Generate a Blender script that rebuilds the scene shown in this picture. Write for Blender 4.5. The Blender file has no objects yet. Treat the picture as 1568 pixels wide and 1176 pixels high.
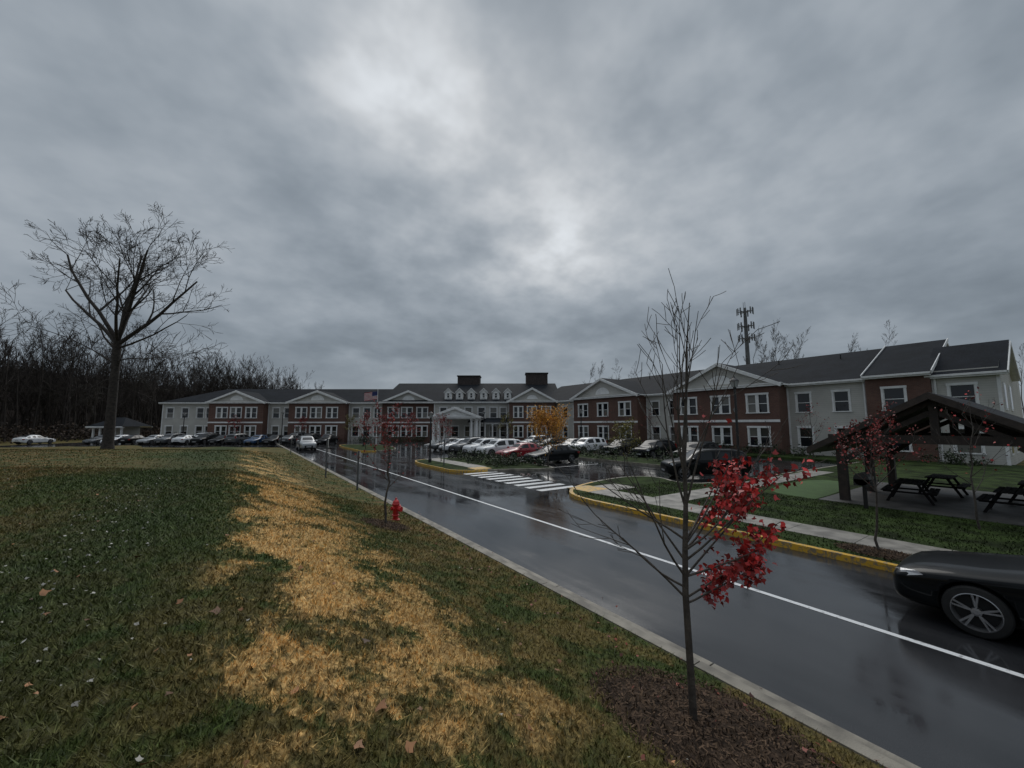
import bpy, bmesh, math, random
import numpy as np
from mathutils import Vector, Matrix
R=random.Random(11)
NR=np.random.RandomState(5)
sc=bpy.context.scene
sc.view_settings.view_transform='Standard'
try: sc.view_settings.look='None'
except Exception: pass
F=600.0; H=3.1
TH=math.atan(62/F); YAW=math.atan(414/F)
CX,SX=math.cos(YAW),math.sin(YAW)
def W(X,Y):            # site survey frame (frontal wing axes) -> road frame (x across road, y along road)
    return (CX*X+SX*Y, -SX*X+CX*Y)
def col():
    return bpy.context.scene.collection
def sstep(a,b,x):
    k=np.clip((x-a)/(b-a),0,1); return k*k*(3-2*k)

# ------------------------------------------------------------------ materials
class NT:
    def __init__(s,tree): s.t=tree; s.n=tree.nodes; s.l=tree.links
    def new(s,ty,**kw):
        n=s.n.new(ty)
        for k,v in kw.items(): setattr(n,k,v)
        return n
    def put(s,sock,v):
        if isinstance(v,bpy.types.NodeSocket): s.l.new(v,sock)
        elif v is not None: sock.default_value=v
    def m(s,op,a,b=None,c=None,clamp=False):
        n=s.new('ShaderNodeMath',operation=op); n.use_clamp=clamp
        s.put(n.inputs[0],a)
        if b is not None: s.put(n.inputs[1],b)
        if c is not None: s.put(n.inputs[2],c)
        return n.outputs[0]
    def mr(s,v,a,b,c=0.0,d=1.0,smooth=True):
        n=s.new('ShaderNodeMapRange'); n.interpolation_type='SMOOTHSTEP' if smooth else 'LINEAR'
        s.put(n.inputs[0],v)
        for i,x in zip((1,2,3,4),(a,b,c,d)): n.inputs[i].default_value=x
        return n.outputs[0]
    def mix(s,f,a,b,mode='MIX'):
        n=s.new('ShaderNodeMix',data_type='RGBA',blend_type=mode)
        s.put(n.inputs[0],f)
        s.put(n.inputs[6],a if isinstance(a,bpy.types.NodeSocket) else (*a,1))
        s.put(n.inputs[7],b if isinstance(b,bpy.types.NodeSocket) else (*b,1))
        return n.outputs[2]
    def noise(s,vec,scale,detail=4,rough=.55,dist=0.0):
        n=s.new('ShaderNodeTexNoise'); s.l.new(vec,n.inputs['Vector'])
        n.inputs['Scale'].default_value=scale; n.inputs['Detail'].default_value=min(detail,4)
        n.inputs['Roughness'].default_value=rough; n.inputs['Distortion'].default_value=dist
        return n.outputs[0]
    def obj(s): return s.new('ShaderNodeTexCoord').outputs['Object']
    def scalev(s,vec,sc_):
        n=s.new('ShaderNodeVectorMath',operation='MULTIPLY'); s.l.new(vec,n.inputs[0]); n.inputs[1].default_value=sc_
        return n.outputs[0]
def newmat(name):
    m=bpy.data.materials.new(name); m.use_nodes=True
    t=NT(m.node_tree); b=m.node_tree.nodes['Principled BSDF']
    return m,t,b
def bump(t,b,h,strength=.3,dist=.02):
    n=t.new('ShaderNodeBump'); n.inputs['Strength'].default_value=strength; n.inputs['Distance'].default_value=dist
    t.l.new(h,n.inputs['Height']); t.l.new(n.outputs[0],b.inputs['Normal'])
def M(name,c,rough=.8,var=.25,scale=4,bmp=0,bscale=40,metal=0,coat=0,island=0,spec=.5,trans=0):
    m,t,b=newmat(name)
    o=t.obj(); n=t.noise(o,scale,2)
    c1=tuple(x*(1-var) for x in c); c2=tuple(min(1,x*(1+var)) for x in c)
    cc=t.mix(t.mr(n,.3,.7),c1,c2)
    if island:
        g=t.new('ShaderNodeNewGeometry').outputs['Random Per Island']
        k=t.m('MULTIPLY_ADD',g,island*2,1-island)
        comb=t.new('ShaderNodeCombineColor'); 
        for i in range(3): t.l.new(k,comb.inputs[i])
        cc=t.mix(1.0,cc,comb.outputs[0],'MULTIPLY')
    t.l.new(cc,b.inputs['Base Color'])
    b.inputs['Roughness'].default_value=rough; b.inputs['Metallic'].default_value=metal
    b.inputs['Coat Weight'].default_value=coat; b.inputs['Coat Roughness'].default_value=.04
    b.inputs['Specular IOR Level'].default_value=spec
    if bmp: bump(t,b,t.noise(o,bscale,2),bmp,.02)
    return m

def grass_color(t):
    o=t.obj(); sep=t.new('ShaderNodeSeparateXYZ'); t.l.new(o,sep.inputs[0])
    s,y=sep.outputs[0],sep.outputs[1]
    n1=t.noise(o,.30,3,.6); n2=t.noise(o,1.3,4,.68,.3); n3=t.noise(o,16,2,.6)
    base=t.mix(t.mr(n1,.38,.62),(.044,.064,.014),(.108,.086,.028))
    base=t.mix(t.mr(t.noise(o,2.9,3),.45,.68),base,(.054,.076,.018))
    # darker green along the swale
    sw=t.m('SUBTRACT',1.0,t.mr(t.m('ABSOLUTE',t.m('ADD',s,1.6)),.3,1.8))
    base=t.mix(t.m('MULTIPLY',sw,.6),base,(.034,.052,.014))
    # dormant straw-coloured turf along the top of the bank
    band=t.m('SUBTRACT',1.0,t.mr(t.m('ABSOLUTE',t.m('SUBTRACT',s,1.30)),.2,2.0))
    band=t.m('MULTIPLY',band,t.mr(y,1.6,3.6)); band=t.m('MULTIPLY',band,t.mr(y,34,8,.35,1))
    val=t.m('ADD',t.m('MULTIPLY_ADD',band,.165,n2),t.m('MULTIPLY',t.m('SUBTRACT',n3,.5),.30))
    mk=t.m('MULTIPLY',t.mr(val,.545,.70),t.mr(band,.05,.4))
    base=t.mix(t.m('MULTIPLY',mk,.88),base,(.58,.37,.145))
    side=t.m('MULTIPLY',t.mr(s,.6,3.0),t.mr(n2,.42,.6))
    base=t.mix(t.m('MULTIPLY',side,.6),base,(.20,.135,.048))
    far=t.m('MULTIPLY',t.mr(s,-2.8,-7),t.mr(n2,.44,.6))
    base=t.mix(t.m('MULTIPLY',far,.65),base,(.22,.125,.046))
    k=t.mr(n3,.3,.7,.6,1.35)
    cb=t.new('ShaderNodeCombineColor')
    for i in range(3): t.l.new(k,cb.inputs[i])
    return t.mix(1.0,base,cb.outputs[0],'MULTIPLY'),o,n3
def grass_mat(name,blade=False):
    m,t,b=newmat(name)
    c,o,n3=grass_color(t)
    if blade:
        g=t.new('ShaderNodeNewGeometry').outputs['Random Per Island']
        k=t.m('MULTIPLY_ADD',g,1.2,.70); cb=t.new('ShaderNodeCombineColor')
        for i in range(3): t.l.new(k,cb.inputs[i])
        c=t.mix(1.0,c,cb.outputs[0],'MULTIPLY')
        b.inputs['Roughness'].default_value=.55
    else:
        bump(t,b,t.noise(o,50,2,.7),.7,.03); b.inputs['Roughness'].default_value=.9
    b.inputs['Specular IOR Level'].default_value=.25
    t.l.new(c,b.inputs['Base Color'])
    return m
GRASS=grass_mat('grass_turf'); BLADE=grass_mat('grass_blade',True)
GREEN2=M('lawn_green',(.026,.042,.011),.9,.55,1.2,.9,40,spec=.12)
PUTT=M('putting_turf',(.045,.095,.020),.85,.12,2,.2,80)

def asphalt():
    m,t,b=newmat('wet_asphalt'); o=t.obj()
    st=t.scalev(o,(1.0,.16,1.0))
    n1=t.noise(st,1.1,4,.6,.4); n2=t.noise(o,140,2,.7); n3=t.noise(o,.35,4,.6)
    c=t.mix(t.mr(n1,.35,.65),(.012,.013,.015),(.030,.031,.034))
    c=t.mix(t.mr(n2,.4,.75),c,(.045,.045,.047))
    t.l.new(c,b.inputs['Base Color'])
    r=t.m('ADD',t.mr(n1,.36,.62,.02,.14),t.mr(n3,.44,.64,0,.08))
    t.l.new(r,b.inputs['Roughness'])
    b.inputs['IOR'].default_value=1.47
    h=t.m('ADD',t.m('MULTIPLY',n2,t.mr(n1,.36,.60,.08,.5)),t.m('MULTIPLY',t.noise(o,6,2),1.0))
    bump(t,b,h,.055,.012)
    return m
ASPH=asphalt()
CONC=M('concrete',(.23,.215,.19),.5,.35,2,.3,60)
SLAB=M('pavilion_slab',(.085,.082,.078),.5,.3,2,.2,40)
KERB=M('kerb_concrete',(.21,.19,.155),.6,.4,2.5,.4,50)
def worn(name,c,under,lo,hi):
    m,t,b=newmat(name); o=t.obj(); n=t.noise(o,9,4,.7)
    t.l.new(t.mix(t.mr(n,lo,hi),c,under),b.inputs['Base Color']); b.inputs['Roughness'].default_value=.4
    return m
YEL=worn('yellow_kerb_paint',(.66,.38,.035),(.24,.19,.12),.47,.60)
WHT=worn('white_road_paint',(.72,.73,.74),(.20,.20,.21),.54,.72)
MULCH=M('mulch',(.046,.030,.020),.95,.6,6,.9,50,spec=.2)
CHIP=M('mulch_chip',(.075,.048,.030),.85,.3,5,island=.85,spec=.2)
BARK=M('bark',(.034,.028,.024),.85,.4,6,.6,30)
BARKL=M('bark_young',(.062,.051,.042),.75,.35,9,.5,50)
BARKF=M('bark_far',(.034,.027,.023),.9,.4,1)
REDLEAF=M('red_leaf',(.40,.030,.028),.5,.35,3,island=.75)
DREDLEAF=M('dark_red_leaf',(.22,.028,.024),.6,.35,3,island=.6)
YELLEAF=M('orange_yellow_leaf',(.52,.25,.035),.6,.35,3,island=.5)
OLIVELEAF=M('olive_leaf',(.14,.12,.02),.6,.35,3,island=.5)
SHRUB=M('shrub_leaf',(.026,.040,.014),.6,.4,2,island=.6)
BRNLEAF=M('fallen_leaf_brown',(.24,.11,.045),.6,.4,4,island=.75)
PALELEAF=M('fallen_leaf_pale',(.28,.27,.235),.5,.3,4,island=.5)
TIMB=M('dark_timber',(.030,.020,.015),.6,.35,5,.3,30)
BLKM=M('black_metal',(.015,.015,.016),.4,.2,3)
GALV=M('galvanised_steel',(.10,.105,.11),.5,.2,6,metal=.3)
def siding():
    m,t,b=newmat('lap_siding'); o=t.obj(); sep=t.new('ShaderNodeSeparateXYZ'); t.l.new(o,sep.inputs[0])
    z=t.m('FRACT',t.m('MULTIPLY',sep.outputs[2],5.5))
    n=t.noise(o,.6,3)
    c=t.mix(t.mr(n,.3,.7),(.46,.445,.41),(.55,.535,.495))
    c=t.mix(t.mr(z,.0,.16,.55,0),c,(.17,.165,.155))
    t.l.new(c,b.inputs['Base Color']); b.inputs['Roughness'].default_value=.6
    bump(t,b,z,.4,.02); return m
def brick():
    m,t,b=newmat('brick_wall'); o=t.obj(); sep=t.new('ShaderNodeSeparateXYZ'); t.l.new(o,sep.inputs[0])
    cb=t.new('ShaderNodeCombineXYZ'); t.l.new(t.m('ADD',sep.outputs[0],sep.outputs[1]),cb.inputs[0]); t.l.new(sep.outputs[2],cb.inputs[1])
    br=t.new('ShaderNodeTexBrick'); t.l.new(cb.outputs[0],br.inputs['Vector'])
    br.inputs['Scale'].default_value=1.0; br.inputs['Brick Width'].default_value=.22; br.inputs['Row Height'].default_value=.075
    br.inputs['Mortar Size'].default_value=.007
    br.inputs['Color1'].default_value=(.100,.042,.030,1); br.inputs['Color2'].default_value=(.155,.070,.048,1); br.inputs['Mortar'].default_value=(.15,.125,.105,1)
    n=t.noise(o,.5,3)
    t.l.new(t.mix(t.mr(n,.3,.7,0,.5),br.outputs[0],(.08,.038,.028)),b.inputs['Base Color'])
    b.inputs['Roughness'].default_value=.75; return m
def shingle(name,c,sp=.12):
    m,t,b=newmat(name); o=t.obj(); sep=t.new('ShaderNodeSeparateXYZ'); t.l.new(o,sep.inputs[0])
    z=t.m('FRACT',t.m('MULTIPLY',sep.outputs[2],9)); n=t.noise(o,.7,4,.65); n2=t.noise(o,9,2)
    k=t.m('ADD',t.m('MULTIPLY',n,.6),t.m('MULTIPLY',n2,.5))
    cc=t.mix(t.mr(k,.35,.75),tuple(x*.6 for x in c),tuple(x*1.35 for x in c))
    cc=t.mix(t.mr(z,0,.25,.45,0),cc,(.006,.006,.007))
    t.l.new(cc,b.inputs['Base Color']); b.inputs['Roughness'].default_value=.8; b.inputs['Specular IOR Level'].default_value=sp; return m
def glass():
    m,t,b=newmat('window_glass')
    g=t.new('ShaderNodeNewGeometry').outputs['Random Per Island']
    t.l.new(t.mix(t.mr(g,.72,.76),(.012,.014,.018),(.15,.145,.13)),b.inputs['Base Color'])
    b.inputs['Roughness'].default_value=.06; return m
SID=siding(); BRK=brick(); ROOF=shingle('roof_shingle',(.013,.016,.021)); GLS=glass()
TRIM=M('white_trim',(.76,.76,.75),.5,.08,2); VENT=M('gable_vent',(.50,.50,.49),.6,.1,3)
DARKW=M('dark_interior',(.02,.02,.02),.8,.2,2); DBRK=M('chimney_brick',(.045,.034,.032),.8,.3,3)
BM_=[SID,BRK,TRIM,ROOF,GLS,VENT,DARKW,DBRK]
iS,iB,iT,iR,iG,iV,iD,iC=range(8)

# ------------------------------------------------------------------ mesh helpers
def empty(name,loc=(0,0,0),rz=0):
    e=bpy.data.objects.new(name,None); e.location=loc; e.rotation_euler=(0,0,rz); e.empty_display_size=.5
    col().objects.link(e); return e
def link(name,me,mats,parent=None,smooth=False):
    for m in mats: me.materials.append(m)
    if smooth: me.polygons.foreach_set('use_smooth',[True]*len(me.polygons))
    ob=bpy.data.objects.new(name,me); col().objects.link(ob)
    if parent: ob.parent=parent
    return ob
def arrmesh(name,V,Fc,mi=None):
    me=bpy.data.meshes.new(name); V=np.asarray(V,dtype=np.float32); Fc=np.asarray(Fc,dtype=np.int32)
    k=Fc.shape[1]
    me.vertices.add(len(V)); me.vertices.foreach_set('co',V.ravel())
    me.loops.add(Fc.size); me.loops.foreach_set('vertex_index',Fc.ravel())
    me.polygons.add(len(Fc)); me.polygons.foreach_set('loop_start',np.arange(0,Fc.size,k,dtype=np.int32))
    try: me.polygons.foreach_set('loop_total',np.full(len(Fc),k,dtype=np.int32))
    except Exception: pass
    if mi is not None: me.polygons.foreach_set('material_index',np.asarray(mi,dtype=np.int32))
    me.update(calc_edges=True); return me
class MB:
    def __init__(s): s.v=[];s.f=[];s.m=[];s.T=Matrix.Identity(4)
    def face(s,pts,mi=0):
        i=len(s.v)
        for p in pts: s.v.append(tuple(s.T@Vector(p)))
        s.f.append(tuple(range(i,i+len(pts)))); s.m.append(mi)
    def box(s,x0,x1,y0,y1,z0,z1,mi=0):
        i=len(s.v)
        for p in ((x0,y0,z0),(x1,y0,z0),(x1,y1,z0),(x0,y1,z0),(x0,y0,z1),(x1,y0,z1),(x1,y1,z1),(x0,y1,z1)):
            s.v.append(tuple(s.T@Vector(p)))
        for f in ((0,3,2,1),(4,5,6,7),(0,1,5,4),(1,2,6,5),(2,3,7,6),(3,0,4,7)):
            s.f.append(tuple(i+k for k in f)); s.m.append(mi)
    def beam(s,a,b,w,h,mi=0):
        a=Vector(a);b=Vector(b);d=(b-a).normalized()
        u=d.cross(Vector((0,0,1)))
        if u.length<.01: u=Vector((1,0,0))
        u.normalize(); n=u.cross(d).normalized()
        i=len(s.v)
        for p in (a,b):
            for su,sn in ((-1,-1),(1,-1),(1,1),(-1,1)): s.v.append(tuple(s.T@(p+u*su*w/2+n*sn*h/2)))
        for f in ((3,2,1,0),(4,5,6,7),(0,1,5,4),(1,2,6,5),(2,3,7,6),(3,0,4,7)):
            s.f.append(tuple(i+k for k in f)); s.m.append(mi)
    def lathe(s,prof,c=(0,0,0),n=16,mi=0,axis='z',caps=True):
        i=len(s.v)
        for (r,z) in prof:
            for k in range(n):
                a=2*math.pi*k/n
                p=(r*math.cos(a),r*math.sin(a),z)
                if axis=='x': p=(z,r*math.cos(a),r*math.sin(a))
                if axis=='y': p=(r*math.cos(a),z,r*math.sin(a))
                s.v.append(tuple(s.T@(Vector(c)+Vector(p))))
        for j in range(len(prof)-1):
            for k in range(n):
                a=i+j*n+k;b=i+j*n+(k+1)%n
                s.f.append((a,b,b+n,a+n)); s.m.append(mi)
        if caps:
            s.f.append(tuple(i+k for k in range(n))[::-1]); s.m.append(mi)
            e=i+(len(prof)-1)*n; s.f.append(tuple(e+k for k in range(n))); s.m.append(mi)
    def extr(s,poly,z0,z1,mi=0,side=None):
        n=len(poly)
        s.face([(x,y,z1) for x,y in poly],mi)
        for k in range(n):
            a=poly[k];b=poly[(k+1)%n]
            s.face([(a[0],a[1],z0),(b[0],b[1],z0),(b[0],b[1],z1),(a[0],a[1],z1)],mi if side is None else side)
    def obj(s,name,mats,parent=None,smooth=False,fix=True):
        me=bpy.data.meshes.new(name); me.from_pydata(s.v,[],s.f); me.polygons.foreach_set('material_index',s.m)
        if fix:
            bm=bmesh.new(); bm.from_mesh(me); bmesh.ops.recalc_face_normals(bm,faces=bm.faces); bm.to_mesh(me); bm.free()
        me.update(); return link(name,me,mats,parent,smooth)

# ------------------------------------------------------------------ terrain
def hgt(s,t):
    s=np.asarray(s,dtype=float);t=np.asarray(t,dtype=float)
    Y=SX*s+CX*t
    prof=sstep(0,1,(5.0-s)/6.0)
    fall=1-sstep(21,50,Y)
    z=.12+1.40*prof*fall
    z=z-.10*np.exp(-((s+1.6)/1.0)**2)*fall
    z=z+.03*np.sin(s*.9+1)*np.sin(t*.7)*prof
    z=z-.17*sstep(50,52.5,Y)
    return np.where(s>4.79,-.05,z)
def axis(lo,hi,n0,fine,far):
    a=list(np.arange(lo,hi,fine)); st=fine; x=hi; 
    while x<far: a.append(x); st*=1.25; x+=st
    a.append(far); b=[];x=lo;st=fine
    while x>-far: st*=1.25; x-=st; b.append(x)
    return np.array(sorted(set(b))+a)
sx=axis(-9,4.7,0,.2,900); sx=np.sort(np.concatenate([sx[sx<4.6],[4.6,4.785,4.80],sx[sx>5.0]]))
ty=axis(-6,16,0,.25,900); ty=np.sort(np.concatenate([ty[ty<16],np.arange(16,62,.8),ty[ty>62.5]]))
gs,gt=np.meshgrid(sx,ty,indexing='ij')
V=np.stack([gs,gt,hgt(gs,gt)],-1).reshape(-1,3)
ns,nt=len(sx),len(ty)
ii,jj=np.meshgrid(np.arange(ns-1),np.arange(nt-1),indexing='ij')
a=(ii*nt+jj).ravel()
Fc=np.stack([a,a+nt,a+nt+1,a+1],-1)
link('grass_ground',arrmesh('grass_ground',V,Fc),[GRASS],smooth=True)

# asphalt
mb=MB()
mb.face([(5.1,-60,0),(11.6,-60,0),(11.6,78,0),(5.1,78,0)])
mb.face([(11.6,5,0),(47,5,0),(47,78,0),(11.6,78,0)])
q=[W(-75,54.5),W(-31.5,54.5),W(-28,72.5),W(-75,72.5)]
mb.face([(x,y,-.006) for x,y in q])
mb.obj('asphalt_road',[ASPH])
# markings
mb=MB()
mb.face([(8.10,-60,.004),(8.21,-60,.004),(8.21,60,.004),(8.10,60,.004)])
for k in range(9):
    y=14.6+k*.93; mb.face([(11.75,y,.004),(14.1,y,.004),(14.1,y+.45,.004),(11.75,y+.45,.004)])
for k in range(10):
    y=22+k*2.75; mb.face([(18.9,y,.004),(23.5,y,.004),(23.5,y+.1,.004),(18.9,y+.1,.004)])
mb.obj('road_markings',[WHT])

# kerb path helper
def offs(path,d):
    out=[]
    n=len(path)
    for i,p in enumerate(path):
        a=Vector(path[max(0,i-1)]);b=Vector(path[min(n-1,i+1)]); dr=(b-a).normalized()
        nn=Vector((-dr.y,dr.x)); out.append((p[0]+nn.x*d,p[1]+nn.y*d))
    return out
def smoothp(path,it=2):
    for _ in range(it):
        o=[path[0]]
        for a,b in zip(path[:-1],path[1:]):
            o.append((a[0]*.75+b[0]*.25,a[1]*.75+b[1]*.25)); o.append((a[0]*.25+b[0]*.75,a[1]*.25+b[1]*.75))
        o.append(path[-1]); path=o
    return path
def kerb(mb,path,w=.16,h=.15,mi=0):
    L=path; Rr=offs(path,w)
    for i in range(len(path)-1):
        a,b,c,d=L[i],L[i+1],Rr[i+1],Rr[i]
        mb.face([(*a,h),(*b,h),(*c,h),(*d,h)],mi)
        mb.face([(*a,-.02),(*b,-.02),(*b,h),(*a,h)],mi)
        mb.face([(*d,-.02),(*c,-.02),(*c,h),(*d,h)],mi)
# left kerb with joints and gutter
mb=MB()
y=-60
while y<70:
    st=3.0
    mb.box(4.80,4.95,y,y+st-.015,-.03,.135,0)
    mb.box(4.953,5.25,y,y+st-.02,-.03,.012,0)
    y+=st
mb.obj('concrete_kerb',[KERB])
# right side lawns
g1=smoothp([(11.5,-60),(11.5,-20),(11.5,4),(11.5,9.5),(11.5,12.2),(12.6,13.8),(15.5,14.9),(18.7,15.2),(19.9,14.0),(18.6,11.9),(20,10.9),(26,10.6),(47,10.3)],2)
mbk=MB(); 
yi=[i for i,p in enumerate(g1) if p[1]>-8 and p[0]<15.2]
lo,hi=yi[0],yi[-1]
kerb(mbk,g1[:lo+1],-.16,.15,0); kerb(mbk,g1[lo:hi+1],-.16,.15,1); kerb(mbk,g1[hi:],-.16,.15,0)
inner=offs(g1,-.16)
mb=MB(); mb.face([(x,y,.146) for x,y in inner]+[(47,-60,.146)])
mb.obj('lawn',[GREEN2],fix=False)
def island(path,yel,name):
    p=smoothp(path+[path[0]],2)[:-1]; 
    c=Vector((sum(a[0] for a in p)/len(p),sum(a[1] for a in p)/len(p)))
    pin=[(c.x+(a[0]-c.x)*.97,c.y+(a[1]-c.y)*.97) for a in p]
    n=len(p)
    for i in range(n):
        a,b=p[i],p[(i+1)%n];c2,d=pin[(i+1)%n],pin[i]; mi=1 if yel(a) else 0
        mbk.face([(*a,.15),(*b,.15),(*c2,.15),(*d,.15)],mi); mbk.face([(*a,-.02),(*b,-.02),(*b,.15),(*a,.15)],mi)
    m2=MB(); m2.face([(x,y,.149) for x,y in pin]); m2.obj(name,[GREEN2],fix=False)
island([(11.5,24),(11.5,31),(13,32.6),(17.5,32.6),(18.6,31),(18.6,21.5),(17.5,20.6),(14.5,22.2),(12,22.9)],lambda a:a[0]<14,'lawn')
island([(11.5,47),(11.5,62),(14,63),(18,58),(16,47),(13,45.5)],lambda a:a[0]<13,'lawn')
island([(25.5,16),(25.5,40),(28,41),(30,38),(30,18),(28,15.5)],lambda a:False,'lawn')
mbk.obj('kerb_edging',[KERB,YEL])
# sidewalks
mb=MB()
y=-40
while y<12.6:
    mb.box(12.75,14.0,y,y+1.485,.0,.156,0); y+=1.5
x=14.02
while x<30: mb.box(x,x+1.47,9.0,10.2,.0,.1565,0); x+=1.5
for k in range(6): mb.box(13.2,14.5,24.1+k*1.4,25.48+k*1.4,.0,.157,0)
mb.box(12.75,14.1,12.62,13.9,.0,.160,1); mb.box(12.9,14.2,22.9,24.08,.0,.160,1)
mb.box(14.12,15.6,12.2,13.6,.0,.158,0)
mb.obj('sidewalk',[CONC,YEL])
mb=MB(); pg=smoothp([(19.0,6.3),(19.3,8.2),(22,8.7),(25.5,8.6),(26.2,7.4),(24.5,6.6),(21,6.3),(19.0,6.3)],2)[:-1]
mb.extr(pg,.1,.152); mb.obj('putting_green',[PUTT])
mb=MB(); mb.extr([(40.5,-20),(45.9,-20),(45.9,56),(40.5,52)],0,.16); mb.obj('planting_bed',[GREEN2])

# ------------------------------------------------------------------ building
def wall(mb,x0,x1,z0,z1,y,ops,mi,dp=.14):
    xs=sorted({x0,x1}|{o[0] for o in ops}|{o[1] for o in ops}); zs=sorted({z0,z1}|{o[2] for o in ops}|{o[3] for o in ops})
    for xa,xb in zip(xs[:-1],xs[1:]):
        for za,zb in zip(zs[:-1],zs[1:]):
            cx,cz=(xa+xb)/2,(za+zb)/2
            if any(o[0]<cx<o[1] and o[2]<cz<o[3] for o in ops): continue
            mb.face([(xa,y,za),(xb,y,za),(xb,y,zb),(xa,y,zb)],mi)
    for o in ops:
        xa,xb,za,zb=o[:4]; kind=o[4]
        mb.face([(xa,y,za),(xb,y,za),(xb,y+dp,za),(xa,y+dp,za)],iT); mb.face([(xa,y,zb),(xb,y,zb),(xb,y+dp,zb),(xa,y+dp,zb)],iT)
        mb.face([(xa,y,za),(xa,y+dp,za),(xa,y+dp,zb),(xa,y,zb)],iT); mb.face([(xb,y,za),(xb,y+dp,za),(xb,y+dp,zb),(xb,y,zb)],iT)
        c=.15; e=.045
        mb.box(xa-c,xa-.002,y-e,y+.02,za-.0,zb,iT); mb.box(xb+.002,xb+c,y-e,y+.02,za,zb,iT)
        mb.box(xa-c-.03,xb+c+.03,y-e-.02,y+.02,zb+.002,zb+.2,iT); mb.box(xa-c-.05,xb+c+.05,y-e-.04,y+.02,za-.1,za-.002,iT)
        w=xb-xa; n=2 if kind=='d' else 1
        for k in range(n):
            a=xa+w*k/n; b=xa+w*(k+1)/n; zm=(za+zb)/2
            mb.face([(a,y+dp-.02,za),(b,y+dp-.02,za),(b,y+dp-.02,zm),(a,y+dp-.02,zm)],iG)
            mb.face([(a,y+dp-.05,zm),(b,y+dp-.05,zm),(b,y+dp-.05,zb),(a,y+dp-.05,zb)],iG)
            f=.05
            mb.box(a,b,y+dp-.09,y+dp-.052,zm-.03,zm+.03,iT)
            mb.box(a,a+f,y+dp-.10,y+dp-.053,za,zb,iT); mb.box(b-f,b,y+dp-.10,y+dp-.053,za,zb,iT)
        if n==2: mb.box((xa+xb)/2-.16,(xa+xb)/2+.16,y-.02,y+dp-.101,za,zb,iT)
def slab(mb,p,th,mi):
    mb.face(p,mi); q=[(a[0],a[1],a[2]-th) for a in p]; mb.face(q[::-1],iT)
    for k in range(4): mb.face([p[k],q[k],q[(k+1)%4],p[(k+1)%4]],iT)
def groof(mb,x0,x1,y0,y1,ze,zr,o=.45,hipL=0,hipR=0,ox=.3):
    ym=(y0+y1)/2; sl=(zr-ze)/(ym-y0); e=ze-sl*o
    xa=x0-(ox if not hipL else o); xb=x1+(ox if not hipR else o)
    A=(xa,y0-o,e);B=(xb,y0-o,e);C=(xb,y1+o,e);D=(xa,y1+o,e);P=(xa+hipL,ym,zr);Q=(xb-hipR,ym,zr)
    slab(mb,[A,B,Q,P],.2,iR); slab(mb,[C,D,P,Q],.2,iR)
    if hipL: mb.face([D,A,P],iR); mb.box(xa,xa+.03,y0-o,y1+o,e-.2,e-.002,iT)
    if hipR: mb.face([B,C,Q],iR)
    mb.box(xa,xb,y0-o-.10,y0-o-.003,e-.16,e-.02,iT)
    mb.box(xa+.02,xb-.02,y0-o+.02,y0+.0,e-.28,e-.205,iT)
def gablewall(mb,x,y0,y1,ze,zr,mi):
    mb.face([(x,y0,ze),(x,y1,ze),(x,(y0+y1)/2,zr)],mi)
def pediment(mb,x0,x1,y,ze,zp,back,o=.45,vent=True,mi=iS):
    xm=(x0+x1)/2; sl=(zp-ze)/(xm-x0+.0); e=ze-sl*o
    fy=y-.4
    slab(mb,[(x0-o,fy,e),(xm,fy,zp),(xm,back,zp),(x0-o,back,e)],.16,iR)
    slab(mb,[(xm,fy,zp),(x1+o,fy,e),(x1+o,back,e),(xm,back,zp)],.16,iR)
    mb.face([(x0,y-.01,ze-.1),(x1,y-.01,ze-.1),(xm,y-.01,zp-.15)],mi)
    for xa in (x0-o,x1+o):
        mb.beam((xa,fy-.04,e-.20),(xm,fy-.04,zp-.22),.08,.32,iT)
    mb.box(x0-o,x1+o,fy+.02,y-.012,ze-.42,ze-.12,iT)
    mb.box(x0-o,x1+o,fy-.05,fy+.018,ze-.22,ze-.12,iT)
    if vent:
        n=14; hz=ze+.15; w=min(1.35,(x1-x0)*.12); pts=[(xm+w*math.cos(math.pi*k/n),y-.03,hz+w*.75*math.sin(math.pi*k/n)) for k in range(n+1)]
        mb.face(pts,iT)
def bay(mb,x0,x1,proj,wins,eave,ped,mi,back=5,dep=.0):
    ops=[]
    for (xc,w,k) in wins:
        ops.append((xc-w/2,xc+w/2,.95,2.75,k)); ops.append((xc-w/2,xc+w/2,4.35,6.15,k))
    wall(mb,x0,x1,0,eave,-proj,ops,mi)
    if proj>0:
        mb.face([(x0,-proj,0),(x0,0.02,0),(x0,0.02,eave),(x0,-proj,eave)],mi); mb.face([(x1,-proj,0),(x1,0.02,0),(x1,0.02,eave),(x1,-proj,eave)],mi)
        if mi==iB:
            mb.box(x0-.02,x1+.02,-proj-.05,-proj-.004,3.35,3.6,iT)
    if ped: pediment(mb,x0,x1,-proj,eave,ped,back)
    for xx in (x0+.07,x1-.07):
        if mi==iS: mb.box(xx-.09,xx+.09,-proj-.03,-proj+.0-.003,0,eave-.25,iT)
def downspout(mb,x,y,eave):
    mb.box(x-.06,x+.06,y-.14,y-.05,.1,eave-.4,iT)

bld=empty('senior_living_building')
EV=7.4
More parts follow.
